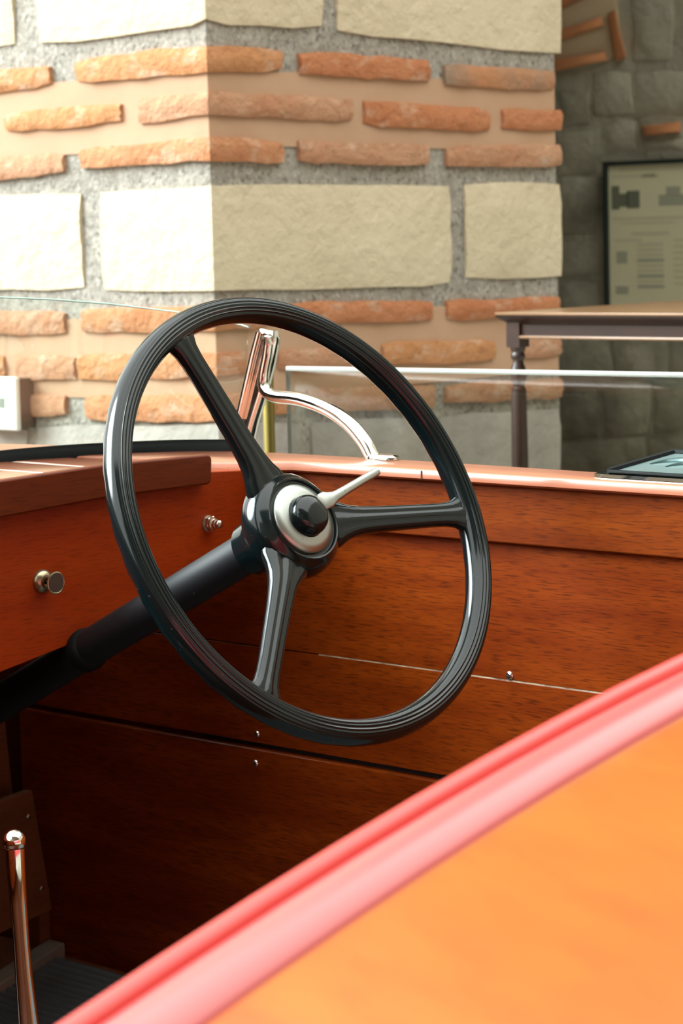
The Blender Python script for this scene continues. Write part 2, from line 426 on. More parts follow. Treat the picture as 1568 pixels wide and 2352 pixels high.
bpiece('mortar_patch', [(1240, -60), (1405, -60), (1418, 25), (1428, 120), (1395, 140), (1240, 172)], M['archmortar'], .012, .002)
bpiece('brick', [(1240, 78), (1330, 55), (1380, 38), (1386, 58), (1330, 78), (1240, 108)], M['backbrick'], .03)
bpiece('brick', [(1240, 142), (1330, 128), (1388, 118), (1392, 138), (1330, 152), (1240, 172)], M['backbrick'], .03)
bpiece('brick', [(1395, 32), (1412, 22), (1424, 75), (1437, 132), (1412, 140), (1403, 90)], M['backbrick'], .03)
bpiece('brick', [(1240, 10), (1290, -10), (1370, -45), (1370, -25), (1290, 18), (1240, 35)], M['backbrick'], .03)
bpiece('brick', [(1472, 290), (1515, 285), (1562, 279), (1562, 303), (1520, 309), (1478, 312)], M['backbrick'], .03)
_w0 = K + UL * 1.55
structure(MB().box(_w0 + UR * 2.4 + UP * 1.6, UR * 2.4, UL * .08, UP * 1.6).build('wall_side_sunblock', M['hall']))  # unseen wall added to keep the sun off the back wall
# arcade ceiling that shades the back wall, carried by the pillar
c0 = K + UR * S_END
structure(MB().box(Vector((c0.x, c0.y, 3.3)) + UR * 2.0 + UL * 1.5, UR * 3.0, UL * 2.0, UP * .1).build('ceiling', M['ceil']))

# ------------------------------------------------------------------ framed poster
pc = bw(1560, 540, .03)
poster = empty('framed_poster', bw(1560, 720, .01), 'yellowed printed poster in thin black frame on grey stone wall', 'poster')
def bq(x, y, d): return bw(x, y, d)
pw, ph = (bq(1590, 500, .03) - bq(1392, 500, .03)).length * 2, None
bl = bq(1395, 735, .03); tl = bq(1388, 372, .03); zt, zb = tl.z, bl.z
x0 = (tl - BW0).dot(bd)
def pp(a, z, d): return BW0 + bd * (x0 + a) + bn * d + UP * z
W = .62
def rect(mb, a0, a1, z0, z1, d, th): mb.box(pp((a0 + a1) / 2, (z0 + z1) / 2, d), bd * ((a1 - a0) / 2), bn * th, UP * ((z1 - z0) / 2))
for a0, a1, z0, z1 in ((0, .012, zb, zt), (W - .012, W, zb, zt), (.012, W - .012, zt - .012, zt), (.012, W - .012, zb, zb + .012)):
    f_ = MB(); rect(f_, a0, a1, z0, z1, .03, .012); f_.build('frame', M['frame'], poster)
s_ = MB(); rect(s_, .012, W - .012, zb + .012, zt - .012, .026, .004); sheet = s_.build('paper_sheet', M['sheet'], poster)
H = zt - zb; PX = 6.55 / FP * 1.22           # metres of wall for one pixel across
def blot(name, x0_, y0_, x1_, y1_, material):
    b = MB(); z1 = zt - (y0_ - 372) * 6.6 / FP; z0 = zt - (y1_ - 372) * 6.6 / FP
    rect(b, (x0_ - 1388) * PX, (x1_ - 1388) * PX, z0, z1, .0305, .0005); return b
b = blot('', 1403, 428, 1420, 482, M['ink']); b2 = blot('', 1420, 446, 1440, 476, 0); b.add(b2.v, b2.f); b2 = blot('', 1436, 440, 1464, 480, 0); b.add(b2.v, b2.f)
b.build('printed_picture', M['ink'], sheet)
b = blot('', 1506, 452, 1566, 476, 0); b2 = blot('', 1522, 434, 1552, 454, 0); b.add(b2.v, b2.f); b.build('printed_picture', M['ink3'], sheet)
for y0_, y1_, a, c in ((390, 396, 1420, 1560), (404, 410, 1405, 1500), (404, 412, 1470, 1506), (500, 506, 1405, 1560), (512, 516, 1420, 1540), (534, 542, 1446, 1528), (550, 556, 1408, 1470)):
    blot('', a, y0_, c, y1_, 0).build('printed_line', M['ink2'], sheet)
for r_ in ((1412, 578, 1436, 606), (1410, 658, 1438, 676)): blot('', *r_, 0).build('printed_picture', M['ink3'], sheet)
for i in range(9): blot('', 1458, 560 + i * 12, 1516, 567 + i * 12, 0).build('printed_line', M['ink3' if i in (3, 6, 8) else 'ink2'], sheet)
for i in range(8): blot('', 1536, 552 + i * 14, 1600, 558 + i * 14, 0).build('printed_line', M['ink2'], sheet)

# ------------------------------------------------------------------ wall thermostat on the sunny face
s1 = -(hit(37, 930, K + NL * .048, NL) - K).dot(UL); s0 = s1 - .135
zt_ = hit(37, 867, K + NL * .048, NL).z; zb_ = hit(40, 990, K + NL * .048, NL).z
th = empty('thermostat', wp((s0 + s1) / 2, zb_, .03), 'white plastic control box with small grey display on pillar beside windshield', 'thermostat')
def wbox(mb, a, b, z0, z1, d0, d1):
    return mb.prism([wp(a, z0, d0), wp(b, z0, d0), wp(b, z1, d0), wp(a, z1, d0)], NL * (d1 - d0))
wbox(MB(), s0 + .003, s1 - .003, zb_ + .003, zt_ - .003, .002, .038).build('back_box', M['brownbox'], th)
wbox(MB(), s0, s1, zb_, zt_, .037, .048).build('cover', M['plastic'], th, bevel=.003)
sa = -(hit(10, 925, K + NL * .048, NL) - K).dot(UL); za, zc = (hit(5, y, K + NL * .048, NL).z for y in (914, 936))
wbox(MB(), s0 + .02, sa, zc, za, .0475, .0495).build('display', M['screen'], th)

# ------------------------------------------------------------------ side table
A0 = P(1150, 742, 3.86); TX = -F; TY = T
tz = P(1135, 718, 3.86).z
base = A0.copy(); base.z = 0
corner = P(1135, 718, 3.86); corner.z = 0       # front left corner of the top
table = empty('side_table', corner + TX * .5 + TY * .3, 'dark wooden side table with turned leg and moulded top beside the pillar', 'table')
def tb(a, b, z): return corner + TX * a + TY * b + UP * z
TL, TW = 1.1, .62
def slab(mb, a0, a1, b0, b1, z0, z1): return mb.box(tb((a0 + a1) / 2, (b0 + b1) / 2, (z0 + z1) / 2), TX * ((a1 - a0) / 2), TY * ((b1 - b0) / 2), UP * ((z1 - z0) / 2))
slab(MB(), 0, TL, 0, TW, tz - .004, tz).build('table_top', M['tabletop'], table, bevel=.001)
mo = MB(); rs = []
for ins, z in ((.0005, tz - .004), (.001, tz - .007), (.006, tz - .011), (.012, tz - .015), (.014, tz - .018)):
    rs.append([tb(ins, ins, z), tb(TL - ins, ins, z), tb(TL - ins, TW - ins, z), tb(ins, TW - ins, z)])
mo.rings(rs).build('edge_moulding', M['tablewood'], table, smooth=60)
for a0, a1, b0, b1 in ((.03, TL - .03, .018, .030), (.03, TL - .03, TW - .03, TW - .018), (.018, .030, .03, TW - .03), (TL - .03, TL - .018, .03, TW - .03)):
    slab(MB(), a0, a1, b0, b1, tz - .041, tz - .016).build('apron', M['tablewood'], table, bevel=.002)
slab(MB(), .034, TL - .034, .013, .018, tz - .042, tz - .037).build('bead', M['tabletop'], table, bevel=.002)
for a in (.026, TL - .026):
    for b in (.026, TW - .026):
        lg = MB(); slab(lg, a - .013, a + .013, b - .013, b + .013, tz - .056, tz - .016)
        lo = tb(a, b, 0)
        lg.lathe([(.0128, tz - .056), (.011, tz - .062), (.0095, tz - .064), (.0115, tz - .069), (.0115, tz - .073), (.0085, tz - .077), (.009, tz - .082), (.012, tz - .091),
                  (.0135, tz - .100), (.0125, tz - .108), (.0095, tz - .115), (.009, tz - .119), (.012, tz - .122), (.012, tz - .127), (.0125, tz - .13),
                  (.0135, tz - .25), (.0135, tz - .5), (.010, .12), (.015, .10), (.015, .0)], lo, UP, 20)
        lg.build('leg', M['tablewood'], table, smooth=40)

# ------------------------------------------------------------------ clear guard panel behind the boat
GL = P(661, 846, 3.1); gz = GL.z
GR = hit(1568, 861, GL, UP); gd = (GR - GL); gd.z = 0; gd.normalize(); gnn = Vector((-gd.y, gd.x, 0))
guard = empty('guard_panel', Vector((GL.x, GL.y, 0)) + gd * .6, 'clear acrylic guard panel with brass post standing behind the boat', 'barrier')
def gp(a, z): return Vector((GL.x, GL.y, 0)) + gd * a + UP * z
GW = 1.3
MB().box(gp(GW / 2, (gz + .12) / 2), gd * (GW / 2), gnn * .004, UP * ((gz - .12) / 2)).build('acrylic_sheet', M['acryl'], guard)
MB().box(gp(GW / 2, gz), gd * (GW / 2), gnn * .004, UP * .0026).build('top_edge', M['acryledge'], guard)
MB().box(gp(0, (gz + .12) / 2), gd * .0008, gnn * .004, UP * ((gz - .12) / 2)).build('side_edge', M['acrylside'], guard)
for a in (-.034, GW + .034):
    pb = gp(a, 0); pb_ = MB()
    pb_.lathe([(.06, 0), (.06, .01), (.02, .02), (.0075, .03), (.0075, gz - .004), (.006, gz)], pb, UP, 20)
    pb_.build('post', M['brasspost'], guard)
for a in (0, GW):
    MB().box(gp(a, .2), gd * .035, gnn * .008, UP * .012).build('clamp', M['brasspost'], guard, bevel=.002)

# ================================================================== the boat
n_ = (CR * .589 + CU * .36 + CB * .724).normalized()     # steering wheel axis, towards the helmsman
Q = P(683, 1197, 2.02) - n_ * .34                                          # where the column meets the dashboard plane
E_ = hit(620, 1050, Q, F)                                 # far corner of dashboard and side
GZ = .826
boat = empty('wooden_motorboat', Vector(((E_ - T * .75).x, (E_ - T * .75).y, 0)), 'varnished mahogany motorboat with black steering wheel and red seat', 'boat')
def bp(f, t, z): return Vector((E_.x, E_.y, 0)) + F * f + T * t + UP * z
def ft(v): d = v - E_; return d.dot(F), d.dot(T)
def onz(x, y, z=GZ): return hit(x, y, Vector((0, 0, z)), UP)
def onside(x, y, d=0): return hit(x, y, E_ - T * d, T)
def ondash(x, y, d=0): return hit(x, y, Q - F * d, F)

# outer edge of the far gunwale in boat coordinates, curving in towards the bow
og = [ft(onz(x, y)) for x, y in ((1568, 1097), (1363, 1083), (1100, 1066), (888, 1053), (620, 1038), (300, 1026), (0, 1018))]
og = [(og[0][0] - .8, og[0][1] + .0)] + og
fl, tl_ = og[-1]
og += [(fl + .25, tl_ - .09), (fl + .5, tl_ - .24), (fl + .75, tl_ - .45), (fl + .95, -.75)]
def tout(f):
    for (a, b), (c, d) in zip(og, og[1:]):
        if a <= f <= c: return b + (d - b) * (f - a) / (c - a)
    return og[0][1] if f < og[0][0] else og[-1][1]
FB = og[-1][0]
print('outer gunwale', [(round(a, 3), round(b, 3)) for a, b in og])

# --- side planking (far side)
def plank(name, z0, z1, f0, f1, d, th, material, bevel=.0015, zf=0):
    """board on the far side, its inner face d nearer than the side plane"""
    pts = [bp(f0, -d, z0), bp(f1, -d, z0 + zf), bp(f1, -d, z1 + zf), bp(f0, -d, z1)]
    return MB().prism(pts, T * th).build(name, material, boat, bevel=bevel)
F0, F1 = -1.6, .42
zc = onside(780, 1215).z; zr = (onside(650, 1490).z + onside(1330, 1600).z) / 2; zs = (onside(500, 1710).z + onside(1020, 1785).z) / 2
plank('side_rail', zc, GZ - .010, F0, .0, 0.0, .03, M['clamp'])
upper = plank('side_plank', zr + .0006, zc + .006, F0, F1, -.010, .012, M['plank'], .0004)
lowerp = plank('side_plank', zs + .0025, zr - .0006, F0, F1, -.010, .012, M['plank'], .0004)
bottom = plank('side_plank', .14, zs - .0035, F0, F1, -.006, .014, M['plank'], .0015)
plank('seam_strip', zr - .0006, zr + .0006, F0, -.05, -.0103, .008, M['line'], 0)
plank('seam_backing', zs - .01, zs + .01, F0, F1, -.02, .004, M['screwdark'], 0)
def screw(x, y, parent, ontoplane, nrm, r=.0042):
    c = ontoplane(x, y); s_ = MB()
    a = nrm.cross(UP).normalized(); b = UP
    k = random.uniform(0, .8)
    a2, b2 = a * cos(k) + b * sin(k), b * cos(k) - a * sin(k)
    s_.lathe([(r, -.001), (r, .0006), (r * .8, .0016), (r * .4, .0021), (0, .0022)], c, nrm, 18)
    s_.cur = 1
    s_.box(c + nrm * .0021, a2 * r * .55, b2 * r * .12, nrm * .0003); s_.box(c + nrm * .0021, b2 * r * .55, a2 * r * .12, nrm * .0003)
    return s_.build('screw', [M['chrome'], M['screwdark']], parent)
screw(1170, 1552, upper, lambda x, y: onside(x, y, -.010), -T)
screw(590, 1686, lowerp, lambda x, y: onside(x, y, -.010), -T, .0036)
screw(587, 1753, bottom, lambda x, y: onside(x, y, -.006), -T, .0036)

# --- gunwale
fs = [F0] + [F0 + (FB - .25 - F0) * i / 40 for i in range(1, 41)]
rs = []
for f in fs:
    to = tout(f); ti = -.010 if f < .02 else min(-.010, to - .11)
    ti = min(ti, to - .04)
    rs.append([bp(f, to - .003, GZ - .012), bp(f, to, GZ - .008), bp(f, to - .001, GZ - .002), bp(f, to - .004, GZ),
               bp(f, ti + .003, GZ + .0002), bp(f, ti + .0012, GZ - .0006), bp(f, ti + .0002, GZ - .002), bp(f, ti, GZ - .0085), bp(f, ti + .004, GZ - .011)])
MB().rings(rs).build('gunwale', M['gunwale'], boat, smooth=50)
gj = MB().box(bp(ft(onz(934, 1083))[0], -.0102, GZ - .005), F * .0006, T * .0004, UP * .004); gj.build('gunwale_joint', M['screwdark'], boat)
# near gunwale, mirrored about the keel line
TC = -.75
def mir(t): return 2 * TC - t
rs = []
for f in fs:
    to = tout(f); rs.append([bp(f, mir(a), z) for a, z in ((to, GZ - .012), (to, GZ), (to - .09, GZ), (to - .09, GZ - .012))])
MB().rings(rs).build('gunwale', M['gunwale'], boat)

# --- hull shell below the gunwales
for sgn in (0, 1):
    rows = []
    for f in fs:
        to = tout(f) - .012
        keel = .10 + max(0, (f - .3)) ** 2 * .35
        if f < .62: to = max(to, .032)
        prof = [(to, GZ - .012), (to - .004, .60), (to - .012, .32), (to - .02, .13), (TC, min(keel, .10))]
        prof = [(max(t, TC), z) for t, z in prof]
        rows.append([bp(f, t if not sgn else mir(t), z) for t, z in prof])
    h = MB().strips(rows).build('hull_side', M['hull'], boat, smooth=60)
    so_ = h.modifiers.new('thick', 'SOLIDIFY'); so_.thickness = .008; so_.offset = 1 if sgn else -1
# inner planking near side
MB().prism([bp(F0, -1.46, .2), bp(F1, -1.46, .2), bp(F1, -1.46, GZ - .012), bp(F0, -1.46, GZ - .012)], T * .012).build('side_plank', M['plank'], boat)

# --- dashboard
px_bot = [(600, 1300), (225, 1455), (0, 1545)]
bt = [ft(ondash(x, y)) + (ondash(x, y).z,) for x, y in px_bot]
pts = [bp(0, .008, GZ - .011), bp(0, .008, ondash(640, 1284).z)]
for f, t, z in bt: pts.append(bp(0, t, z))
s_l = (bt[1][2] - bt[2][2]) / (bt[1][1] - bt[2][1])
t2 = -.62
pts += [bp(0, t2, bt[2][2] + s_l * (t2 - bt[2][1]) * .7), bp(0, -1.0, bt[2][2] - .06), bp(0, -1.46, bt[2][2])]
pts += [bp(0, -1.46, GZ - .01), bp(0, -.75, GZ + .012), bp(0, -.3, GZ + .008)]
dash = MB().prism(pts, F * .02).build('dashboard', M['dash'], boat, bevel=.001)
# cap along the top edge of the dashboard, with a rounded end
top = [ondash(x, y, .012) for x, y in ((487, 1043), (250, 1066), (0, 1104))]
bot = [ondash(x, y, .012) for x, y in ((487, 1112), (250, 1143), (0, 1190))]
def ext(l, t): a, b = l[1], l[2]; return b + (b - a) * ((t - ft(b)[1]) / (ft(b)[1] - ft(a)[1]))
r = .006
def rc(c, ax, ay): return [c + ax * (r * sin(k)) + ay * (r * cos(k)) for k in (0, .4, .8, 1.2, pi / 2)]
cp = []
cp += rc(top[0] - T * r - UP * r, T, UP)
cp += [q for q in reversed(rc(bot[0] - T * r + UP * r, T, -UP))]
cp += [bot[1], bot[2], ext(bot, -.7), bp(-.012, -1.4, GZ - .03), bp(-.012, -1.4, GZ + .006), ext(top, -.7), top[2], top[1]]
MB().prism(cp, F * .0118).build('dash_cap', M['cap'], boat, bevel=.002, seg=3)
ZD = top[0].z
print('deck z', ZD, top[1].z, top[2].z)

# --- foredeck: a base with white seams showing between proud planks
def dz(t): return GZ - .004 + .010 * max(0, 1 - ((t - TC) / .75) ** 2)
def fend(t):
    f = FB - .02
    while f > .02 and min(tout(f) - .075, 9) < t: f -= .01
    while f > .02 and mir(tout(f)) + .075 > t: f -= .01
    return f
W_ = .072; t = -.012
rowsb = []
while t > -1.40:
    a, b = t, t - W_ + .011
    fe = min(fend(a), fend(b))
    if fe > .05:
        g = MB()
        g.rings([[bp(f, a, dz(a) - .012), bp(f, a, dz(a) + .001), bp(f, b, dz(b) + .001), bp(f, b, dz(b) - .012)] for f in (.0005, fe)])
        g.build('deck_plank', M['deck'], boat, bevel=.0006, seg=1)
        sm_ = MB().rings([[bp(f, b, dz(b) - .01), bp(f, b, dz(b) + .0004), bp(f, b - .011, dz(b) + .0004), bp(f, b - .011, dz(b) - .01)] for f in (.0008, fe)])
        sm_.build('deck_seam', M['seam'], boat)
    t -= W_
# forward bulkhead under the deck and closing panels keep the bow dark
MB().prism([bp(F1 + .14, .0, .14), bp(F1 + .14, -1.5, .14), bp(F1 + .14, -1.5, GZ - .02), bp(F1 + .14, 0, GZ - .02)], F * .012).build('bulkhead', M['hull'], boat)

# --- floor, mat, kick panel and lever
G = onside(150, 2165)
gA = hit(0, 2260, G, F) - G                                # rise of the floor across, in a transverse plane
gA = gA / abs(gA.dot(T)) ; gf = ft(G)[0]
print('floor tilt', gA, gf)
def fl_(f, a, h=0): return G + F * (f - gf) + gA * a + UP * h          # a metres towards the near side
slope = gA.z
MB().prism([fl_(gf + .2, -.01, -.02), fl_(gf + .2, .62, -.02), fl_(-1.2, .62, -.02), fl_(-1.2, -.01, -.02)], UP * -.012).build('floor_board', M['brown'], boat)
MB().prism([fl_(gf + .2, .62, -.02), fl_(gf + .2, 1.4, -.02 - slope * .8), fl_(-1.2, 1.4, -.02 - slope * .8), fl_(-1.2, .62, -.02)], UP * -.012).build('floor_board', M['brown'], boat)
MB().prism([fl_(gf + .028, -.0, 0), fl_(gf + .028, .5, 0), fl_(gf, .5, 0), fl_(gf, 0, 0)], UP * -.02).build('floor_batten', M['greybatten'], boat, bevel=.002)
rows = []
pitch, nr = .0098, 46
for i in range(nr):
    for u, h in ((.0, 0), (.2, .0028), (.5, .0034), (.8, .0028)):
        rows.append((.012 + (i + u) * pitch, h))
mt = MB()
bs = [-.9 + i * .04 for i in range(32)]
grid = [[fl_(f, a, h - .012) for f in (gf - .001, .1, -.3, -.95)] for a, h in rows]
mt.strips(grid)
mt.prism([fl_(gf - .001, .012, -.012), fl_(gf - .001, .012 + nr * pitch, -.012), fl_(-.95, .012 + nr * pitch, -.012), fl_(-.95, .012, -.012)], UP * -.006)
mo_ = mt.build('rubber_mat', M['mat'], None, smooth=60, root=fl_(-.2, .24, -.018))
mo_['label'] = 'black ribbed rubber mat on the cockpit floor'; mo_['category'] = 'mat'

kp = lambda x, y, d=0: hit(x, y, bp(gf - .02 - d, 0, 0), F)
kick = MB().prism([kp(75, 1815), kp(121, 2090), kp(-260, 2262), kp(-300, 1945)], F * .012).build('kick_panel', M['brown'], boat, bevel=.0015)
screw(65, 1875, kick, kp, -F, .0034); screw(95, 2040, kick, kp, -F, .0034)
kb = lambda x, y: hit(x, y, bp(gf + .03, 0, 0), F)
MB().prism([kb(88, 2040), kb(114, 2040), kb(116, 2170), kb(92, 2180)], F * .02).build('frame_rib', M['brown'], boat)
MB().prism([kb(-40, 1600), kb(10, 1640), kb(30, 1840), kb(-40, 1840)], F * .02).build('frame_rib', M['brown'], boat)

l0, l1, l2, l3 = P(33, 1932, 1.80), P(36, 1990, 1.80), P(54, 2230, 1.82), P(66, 2352, 1.83)
l4 = l3 + (l3 - l2) * 3.2
ctrl = [l1, l1.lerp(l2, .35), l1.lerp(l2, .7), l2, l3, l3.lerp(l4, .5), l4]
lv = MB().tube([l0.lerp(l1, .3)] + ctrl, [.0074, .0072, .0066, .0062, .0066, .0078, .0085, .0085], 24, up=T)
lever = lv.build('gear_lever', M['chrome'], boat, smooth=60)
ax = (l0 - l1).normalized()
MB().lathe([(.0074, -.004)] + [(.0088 * cos(k), .0088 * sin(k)) for k in [i * pi / 16 for i in range(-3, 9)]], l0, ax, 28).build('lever_tip', M['chrome'], lever, smooth=80)

# --- steering column and wheel
n_ = (CR * .6187 + CU * .3716 + CB * .6922).normalized(); C = P(705.5, 1185.3, 2.02); CH = C - n_ * .012
col = MB(); col.lathe([(.0178, -.50), (.0178, -.062), (.0170, -.060)], CH, n_, 40)
column = col.build('steering_column', M['column'], boat, smooth=40)
bush = MB().lathe([(.0195, -.345), (.0205, -.34), (.0205, -.334), (.0195, -.33), (.0175, -.328)], C, n_, 32); bush.build('column_bush', M['rubber'], column)
e1 = n_.cross(UP).normalized(); e2 = e1.cross(n_)       # wheel plane axes
def wheel_px(x, y, h=0): v = hit(x, y, C + n_ * h, n_) - C; return v - n_ * v.dot(n_)
RT = .0112; RM = .2006 - RT
seg, ns = 200, 72
rs = []
for i in range(seg):
    a = 2 * pi * i / seg; d = e1 * cos(a) + e2 * sin(a); ring = []
    for j in range(ns):
        ph = 2 * pi * j / ns; rr = RT
        w_ = max(0, 1 - abs((math.degrees(ph) - 86)) / 44)
        if w_ > 0:
            rr += .00055 * (cos(radians((math.degrees(ph) - 86) * 360 / 15.0)) - .6) * min(1, w_ * 4)
        bk = max(0, -sin(ph - .25)) ** 2
        rr += bk * .0006 * sin(a * 44)
        ring.append(C + d * (RM + rr * cos(ph)) + n_ * (rr * 1.08 * sin(ph)))
    rs.append(ring)
wheel = MB().rings(rs, closed=True).build('steering_wheel', M['black'], boat, smooth=80)
wheel['label'] = 'black glossy three-spoke steering wheel with ribbed rim'
shape = [(-1, -.2), (-.97, .25), (-.8, .55), (-.5, .68), (-.36, .60), (-.2, .72), (0, .78), (.2, .72), (.36, .60), (.5, .68), (.8, .55), (.97, .25), (1, -.2), (.75, -.8), (.3, -1), (-.3, -1), (-.75, -.8)]
for x, y in ((415, 785), (1062, 1180), (606, 1600)):
    d = wheel_px(x, y).normalized(); sd = d.cross(n_)
    secs = []
    for rr, wdt, tk, h in ((.020, .026, .013, -.012), (.036, .0245, .0125, -.0105), (.044, .0225, .0115, -.0095), (.052, .0178, .0105, -.0080), (.060, .0146, .0100, -.0068), (.070, .0128, .0095, -.006),
                           (.09, .0116, .0088, -.005), (.12, .0110, .0084, -.004), (.145, .0106, .0080, -.003), (.160, .0108, .0080, -.002), (.170, .0120, .0084, -.001),
                           (.177, .0150, .0090, 0), (.183, .020, .0086, 0), (.187, .024, .006, 0)):
        secs.append((C + d * rr + n_ * (h - .012 * max(0, 1 - rr / .15)), sd * wdt, n_ * tk))
    s_ = MB().loft(secs, shape=shape).build('spoke', M['black'], wheel, smooth=70)
MB().lathe([(.018, -.066), (.0235, -.064), (.0245, -.050), (.0255, -.040), (.033, -.032), (.0425, -.024), (.0465, -.016), (.0468, -.008), (.0445, -.001), (.0405, .0035),
            (.0375, .0058), (.0362, .0075), (.0348, .0072), (.034, .005), (.031, .0045), (.0, .0045)], CH, n_, 64).build('hub', M['black'], wheel, smooth=50)
MB().lathe([(.0312, .003), (.0312, .0062), (.0300, .0080), (.024, .0098), (.012, .0112), (0, .0115)], CH, n_, 56).build('hub_plate', M['satin'], wheel, smooth=40)
MB().lathe([(.0185, .010), (.0178, .0120), (.0175, .0165), (.0160, .0202), (.0120, .0228), (.006, .0240), (0, .0243)], CH, n_, 48).build('horn_button', M['black'], wheel, smooth=60)
hp = lambda x, y, h: C + n_ * (h - .012) + wheel_px(x, y, h - .012)
path = [(hp(728, 1146, .0105), .004), (hp(744, 1150, .0112), .0085), (hp(757, 1148, .0125), .0072), (hp(770, 1140, .0140), .0046), (hp(795, 1125, .016), .0040), (hp(830, 1104, .018), .0038), (hp(861, 1086, .020), .0038), (hp(867, 1082, .0203), .0033)]
secs = []
for i, (p_, w_) in enumerate(path):
    d = (path[min(i + 1, 7)][0] - path[max(i - 1, 0)][0]).normalized(); sd = d.cross(n_).normalized(); up_ = sd.cross(d)
    secs.append((p_, sd * w_, up_ * (.0026 if i > 1 else .0018)))
MB().loft(secs, 20, 2.4).build('indicator_lever', M['satin'], wheel, smooth=60)

# --- knobs on the dashboard
o = ondash(97, 1335); nd = -F
kn = MB().lathe([(.0112, -.001), (.0112, .0015), (.0100, .0038), (.0075, .0055), (.0065, .0060), (.0062, .0075), (.0045, .0078), (.0045, .004)], o, nd, 36).build('pull_knob', M['brass'], boat)
MB().lathe([(.0026, .003), (.0026, .017)], o, nd, 20).build('stem', M['brass'], kn)
MB().lathe([(.0026, .0155), (.007, .0165), (.0098, .0178), (.0105, .0190), (.0104, .0198), (.0094, .0202), (.0088, .0198), (0, .0198)], o, nd, 40).build('knob_head', M['brass'], kn)
MB().lathe([(.0088, .0197), (.0086, .02005), (0, .0202)], o, nd, 36).build('knob_face', M['darkbrass'], kn)
o = ondash(478, 1202)
a0 = (T * cos(.25) + UP * sin(.25))
lamp = MB().lathe([(.0085, 0), (.0085, .0012)], o, nd, 30)
lamp.lathe([(.0078, .001), (.0078, .0058), (.0070, .0066)], o, nd, 6, a0=a0)
lamp = lamp.build('pilot_lamp', M['nickel'], boat, smooth=25)
MB().lathe([(.0068, .006), (.0064, .0085), (.0050, .0090), (.0048, .0125), (.0040, .0128)], o, nd, 28).build('collar', M['nickel'], lamp)
MB().lathe([(.0042, .012), (.0043, .0155), (.0036, .0172), (.0018, .0182), (0, .0185)], o, nd, 28).build('tip', M['nickel'], lamp, smooth=60)

# --- windshield
base_px = [(548, 1026), (400, 1027), (250, 1033), (120, 1041), (0, 1052), (-160, 1070), (-330, 1093)]
top_px = [(594, 765), (566, 749), (480, 729), (400, 716), (250, 698), (120, 688), (0, 683), (-160, 681), (-330, 684)]
def topy(x):
    for (a, b), (c, d) in zip(top_px[::-1], top_px[::-1][1:]):
        if a <= x <= c: return b + (d - b) * (x - a) / (c - a)
    return top_px[0][1] if x > 0 else top_px[-1][1]
bpts = catmull([onz(x, y, GZ + .004) for x, y in base_px], 6)
lean = (UP - F * .16).normalized()
tpts = []; s_keep = .12
for b in bpts:
    far = proj(b)[0] < -60
    s = s_keep if far else .12
    for _ in range(0 if far else 30):
        q = b + lean * s; x, y = proj(q); s += (y - topy(x)) / FP * 2.4
    s_keep = s; tpts.append(b + lean * s)
def inn(pts, i):                                        # horizontal normal of the curve towards the helm
    d = (pts[min(i + 1, len(pts) - 1)] - pts[max(i - 1, 0)]); d.z = 0; d.normalize()
    q = Vector((-d.y, d.x, 0)); return q if q.dot(-F) > 0 else -q
nn = [inn(bpts, i) for i in range(len(bpts))]
rows = [[b, b.lerp(t_, .5), t_] for b, t_ in zip(bpts, tpts)]
g = MB().rings([[b + k * .0022, t_ + k * .0022, t_ - k * .0022, b - k * .0022] for b, t_, k in zip(bpts, tpts, nn)])
shield = g.build('windshield_glass', M['glass'], boat, smooth=50)
MB().rings([[t_ + k * .0024, t_ + k * .0018 + UP * .0009, t_ - k * .0018 + UP * .0009, t_ - k * .0024, t_ - UP * .0008] for t_, k in zip(tpts, nn)]).build('glass_edge', M['glassedge'], shield)
MB().rings([[b - UP * .006 + k * .010, b + UP * .0015 + k * .0085, b + UP * .0075 + k * .0035, b + UP * .0075 - k * .0035, b + UP * .0015 - k * .0085, b - UP * .006 - k * .010] for b, k in zip(bpts, nn)]).build('rubber_seal', M['rubber'], shield, smooth=60)

# --- chrome windshield bracket on the far gunwale
TB = .045
onb = lambda x, y, t=TB: hit(x, y, E_ + T * t, T)
def sect(p_, d, w_, t_, side=None):
    sd = d.cross(T).normalized(); return (p_, sd * w_, T * t_)
post = [(619, 757), (618, 775), (609, 830), (592, 900), (575, 960), (562, 1015), (556, 1042)]
pw_ = [onb(*q, TB + .006) for q in post]
secs = []
for i, p_ in enumerate(pw_):
    d = (pw_[min(i + 1, 6)] - pw_[max(i - 1, 0)]).normalized()
    secs.append(sect(p_, d, [.0105, .0125, .0118, .0105, .0095, .0095, .013][i], [.005, .0065, .007, .007, .007, .008, .010][i]))
br = MB().loft(secs, 24, 5).build('windshield_bracket', M['chrome'], boat, smooth=50)
gr = [onb(*q, TB - .004) for q in ((596, 762), (582, 815), (566, 885), (549, 960))]
MB().tube(gr, .0042, 14, up=T).build('glass_channel', M['chrome'], br)
arm = catmull([onb(*q) for q in ((619, 772), (614, 815), (606, 860), (608, 893), (632, 910), (690, 917), (750, 938), (800, 972), (835, 1012), (852, 1042), (860, 1056))], 5)
secs = []
for i, p_ in enumerate(arm):
    d = (arm[min(i + 1, len(arm) - 1)] - arm[max(i - 1, 0)]).normalized()
    k = i / (len(arm) - 1)
    w_ = .0052 if k < .3 else .0062 + .0010 * sin((k - .3) / .7 * pi)
    if k < .04: w_ *= .6
    secs.append((p_, d.cross(T).normalized() * w_, T * (.0062 + .002 * k)))
MB().loft(secs, 24, 2.3).build('bracket_arm', M['chrome'], br, smooth=70)
fa, fb = onb(852, 1059), onb(912, 1063)
fa.z = fb.z = GZ + .0015
dd = (fb - fa); fd = dd.normalized()
rs = []
